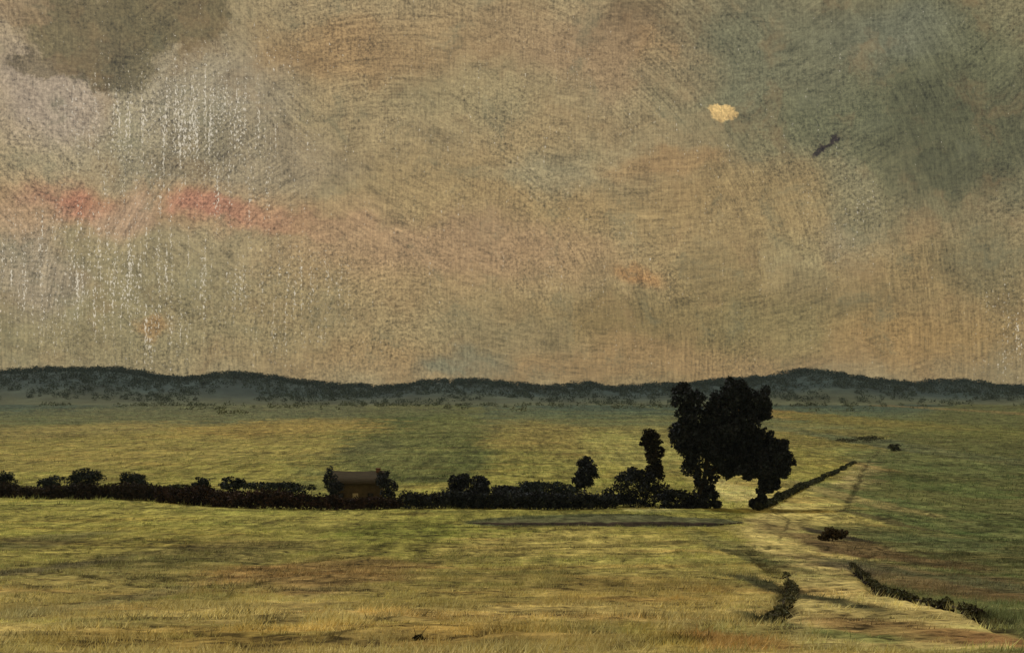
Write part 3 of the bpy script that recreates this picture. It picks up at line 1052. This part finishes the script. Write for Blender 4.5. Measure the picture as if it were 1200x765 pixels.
wv_ = np.array([(-W2, -D2, -.5), (W2, -D2, -.5), (W2, D2, -.5), (-W2, D2, -.5), (-W2, -D2, eave), (W2, -D2, eave), (W2, D2, eave), (-W2, D2, eave),
                (-W2, 0, ridge_h - .12), (W2, 0, ridge_h - .12)], float)
mesh_obj('wall', wv_, [np.array([(0, 1, 5, 4), (2, 3, 7, 6)]), np.array([(1, 2, 6, 9, 5), (3, 0, 4, 8, 7)])], M_STONE, cot)
rs, e_ = [], .35
for sgn in (-1, 1):
    sl = (ridge_h - eave) / D2
    y1 = sgn * (D2 + e_)
    zlo = eave - sl * e_
    n_ = 14
    vs, fs = [], []
    for q in range(n_ + 1):          # a slightly sagging old roof
        x = -W2 - e_ + (2 * W2 + 2 * e_) * q / n_
        sag = -.18 * math.sin(math.pi * q / n_) + random.uniform(-.03, .03)
        vs += [(x, y1, zlo + sag * .4), (x, 0, ridge_h + sag), (x, 0, ridge_h + .16 + sag), (x, y1, zlo + .16 + sag * .4)]
    for q in range(n_):
        a = q * 4
        for s in range(4):
            fs.append((a + s, a + (s + 1) % 4, a + 4 + (s + 1) % 4, a + 4 + s))
    fs += [(0, 1, 2, 3), (n_ * 4, n_ * 4 + 3, n_ * 4 + 2, n_ * 4 + 1)]
    rs.append((np.array(vs), np.array(fs)))
v, f = join(rs)
roof = mesh_obj('roof', v, f, M_TILE, cot)
v, f = join([quadbox(W2 - 1.1, W2 - .35, -.4, .4, ridge_h - .6, ridge_h + .45), quadbox(W2 - 1.17, W2 - .28, -.47, .47, ridge_h + .45, ridge_h + .58)])
mesh_obj('chimney', v, f, M_BRICK, roof)
for x in (-2.6, 2.7):
    v, f = join([quadbox(x - .55, x + .55, -D2 - .06, -D2 - .003, .95, 1.05), quadbox(x - .55, x + .55, -D2 - .06, -D2 - .003, 1.95, 2.05),
                 quadbox(x - .55, x - .47, -D2 - .06, -D2 - .003, 1.051, 1.949), quadbox(x + .47, x + .55, -D2 - .06, -D2 - .003, 1.051, 1.949)])
    w = mesh_obj('window', v, f, M_DOOR, cot)
    v, f = quadbox(x - .469, x + .469, -D2 - .03, -D2 - .004, 1.052, 1.948)
    mesh_obj('pane', v, f, M_GLASS, w)
v, f = quadbox(-.5, .5, -D2 - .05, -D2 - .003, 0, 2.0)
mesh_obj('door', v, f, M_LIMEWASH, cot)

# ------------------------------------------------------------------ low grassy bank below the hedge
bt = [(548, 612), (600, 607), (660, 606), (720, 604), (780, 606), (830, 608), (872, 612)]
bb = [(548, 614), (600, 616), (660, 617), (720, 616.5), (780, 616), (830, 616.5), (872, 613)]
nb = 120
T = np.linspace(0, 1, nb)
tp = np.array(gline(bt))
bp = np.array(gline(bb))
tt = np.linspace(0, 1, len(bt))
tx, ty = np.interp(T, tt, tp[:, 0]), np.interp(T, tt, tp[:, 1])
bx, by = np.interp(T, tt, bp[:, 0]), np.interp(T, tt, bp[:, 1])
vs, cs = [], []
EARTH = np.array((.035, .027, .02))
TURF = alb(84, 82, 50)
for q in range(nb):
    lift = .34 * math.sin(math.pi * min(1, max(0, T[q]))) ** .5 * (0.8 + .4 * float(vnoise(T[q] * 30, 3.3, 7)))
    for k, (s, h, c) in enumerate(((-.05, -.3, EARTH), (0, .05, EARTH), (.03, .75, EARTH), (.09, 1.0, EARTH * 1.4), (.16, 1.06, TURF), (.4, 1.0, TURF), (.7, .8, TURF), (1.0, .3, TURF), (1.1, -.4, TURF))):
        x, y = bx[q] + (tx[q] - bx[q]) * s, by[q] + (ty[q] - by[q]) * s
        w_n = (float(vnoise(T[q] * 40, s * 9, 4)) - .5)
        z = float(ground(x, y)) + lift * h
        vs.append((x, y + w_n * .5, z + w_n * .12))
        cs.append(c * (.75 + .5 * float(vnoise(T[q] * 60, s * 20, 9))))
i, j = np.meshgrid(np.arange(nb - 1), np.arange(8), indexing='ij')
bq = np.stack([i * 9 + j, (i + 1) * 9 + j, (i + 1) * 9 + j + 1, i * 9 + j + 1], -1).reshape(-1, 4)
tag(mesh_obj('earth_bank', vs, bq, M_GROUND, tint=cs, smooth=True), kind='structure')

# ------------------------------------------------------------------ scrub on the near slope
bush(974, 634, [(973, 625, 10, 8), (984, 624, 9, 6), (966, 629, 7, 6)], 'dark brown scrub bush on the slope beside the track', 2600, np.array((.075, .060, .036)), 51, size=.13, foot=False)
bush(1145, 720, [(1144, 716, 6, 4), (1150, 718, 5, 3)], 'tiny dark scrub bush at the end of the rut, lower right', 900, np.array((.06, .055, .035)), 52, size=.05, foot=False)
bush(490, 753, [(490, 748, 6, 5), (495, 751, 6, 3)], 'tiny dark weedy bush alone in the near field', 900, np.array((.06, .055, .035)), 53, size=.04, foot=False)
bush(1047, 527, [(1048, 524, 9, 4)], 'low faint bush far off in the right-hand pasture', 900, np.array((.075, .085, .055)), 54, size=.3, foot=False)
bush(1008, 518, [(1012, 514, 22, 4), (992, 516, 14, 3)], 'long low scrubby bush past the end of the climbing hedge', 1600, np.array((.085, .092, .058)), 55, size=.3, foot=False)

# ------------------------------------------------------------------ grass, one mass
zones = [(17, 32, 34, .5, 1.0), (32, 60, 22, .8, 1.0), (60, 110, 9, 1.1, 1.1), (110, 196, 3.2, 1.5, 1.2), (200, 340, .55, 4.2, 1.2), (340, 620, .17, 6.0, 1.2), (620, 1300, .045, 8.0, 1.2)]
bx_, by_, hh_ = [], [], []
for (y0, y1, dens, hs, ws) in zones:
    area = (y1 * y1 - y0 * y0) * .50
    n = int(area * dens)
    y = np.sqrt(rng.uniform(y0 * y0, y1 * y1, n))
    x = y * rng.uniform(-.50, .50, n)
    cl = fbm(x / 1.1, y / 1.1, 111, 3)
    ok = rng.uniform(size=n) < sstep(.30, .62, cl)
    worn = (inside(x / y, np.log(y), FIELDS[1][0]) > -.002) & (rng.uniform(size=n) < .8)
    ok &= ~worn
    bx_.append(x[ok]); by_.append(y[ok]); hh_.append(hs * np.ones(ok.sum()))
gx, gy, gh = np.concatenate(bx_), np.concatenate(by_), np.concatenate(hh_)
NB = 4
gx, gy, gh = np.repeat(gx, NB), np.repeat(gy, NB), np.repeat(gh, NB)
m = len(gx)
gx = gx + rng.normal(size=m) * .06 * (1 + gh)
gy = gy + rng.normal(size=m) * .06 * (1 + gh)
hgt = (.07 + .13 * rng.uniform(size=m) ** 2) * (.55 + .6 * gh)
hgt = hgt * (.45 + 1.7 * sstep(.35, .75, fbm(gx / 2.6, gy / 2.6, 117, 3)))
wid = .008 + .012 * gh
an = rng.uniform(0, math.pi, m)
lean = rng.normal(size=(m, 2)) * hgt[:, None] * .55 + np.array((.25, .0)) * hgt[:, None]
gz = ground(gx, gy) + (fbm(gx / 1.3, gy / .9, 91, 3) - .5) * .22
dx, dy = np.cos(an) * wid, np.sin(an) * wid
v0 = np.stack([gx - dx, gy - dy, gz - .02], -1)
v1 = np.stack([gx + dx, gy + dy, gz - .02], -1)
v2 = np.stack([gx + lean[:, 0], gy + lean[:, 1], gz + hgt], -1)
gv = np.stack([v0, v1, v2], 1).reshape(-1, 3)
gf = np.arange(m * 3).reshape(m, 3)
gc = crop(gx, gy) * (1 + .45 * (1 - sstep(30, 130, gy)))[:, None] * np.array([.96, 1.08, 1.35]) * rng.choice([.95, 1.1, 1.25, 1.4, 1.6], size=(m, 1), p=[.15, .2, .3, .25, .10]) * rng.uniform(.8, 1.2, (m, 1))
tag(mesh_obj('grass', gv, gf, M_GRASS, tint=np.repeat(gc, 3, 0)), 'rough dry olive and ochre grass on the near slope', 'grass', kind='stuff')

# ------------------------------------------------------------------ far woods on the hills, one mass
nw = 9000
wx_ = rng.uniform(-900, 900, nw)
wy_ = 1430 + 330 * rng.uniform(0, 1, nw) ** .75
low = rng.uniform(size=nw) < .40
wy_ = np.where(low, 1430 - 480 * rng.uniform(0, 1, nw) ** 1.2, wy_)
lob = []
for x, y in zip(wx_, wy_):
    t = (y - 1430) / 330.
    if vnoise(x / 60, y / 40, 121) < (.86 - 1.5 * t if t > 0 else .60 - .25 * t):
        continue
    rr_ = random.uniform(3.0, 6.0) * (.6 + .5 * t) if t > 0 else random.uniform(1.8, 3.6)
    lob.append((x, y, float(ridge_z(np.array(x), np.array(y)) if t > 0 else ground(x, y)) + rr_ * .5, rr_ * random.uniform(.9, 1.5), rr_, rr_ * random.uniform(.7, 1.05)))
v, f, c = leaf_cloud(lob, 300000, 1.0, (1, 1, 1), seed=9, gap=.1, shell=.5, dark=.8)
px_ = CX + F * v[:, 0] / v[:, 1]
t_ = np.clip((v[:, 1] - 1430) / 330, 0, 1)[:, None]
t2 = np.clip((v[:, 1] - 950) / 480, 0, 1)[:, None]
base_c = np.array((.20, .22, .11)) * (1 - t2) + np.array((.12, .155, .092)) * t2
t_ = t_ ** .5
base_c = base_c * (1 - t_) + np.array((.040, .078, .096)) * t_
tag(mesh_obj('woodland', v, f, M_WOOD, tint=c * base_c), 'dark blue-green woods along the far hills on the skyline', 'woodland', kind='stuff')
print('verts ground', len(V), 'grass', m, 'wood', len(v) // 4)
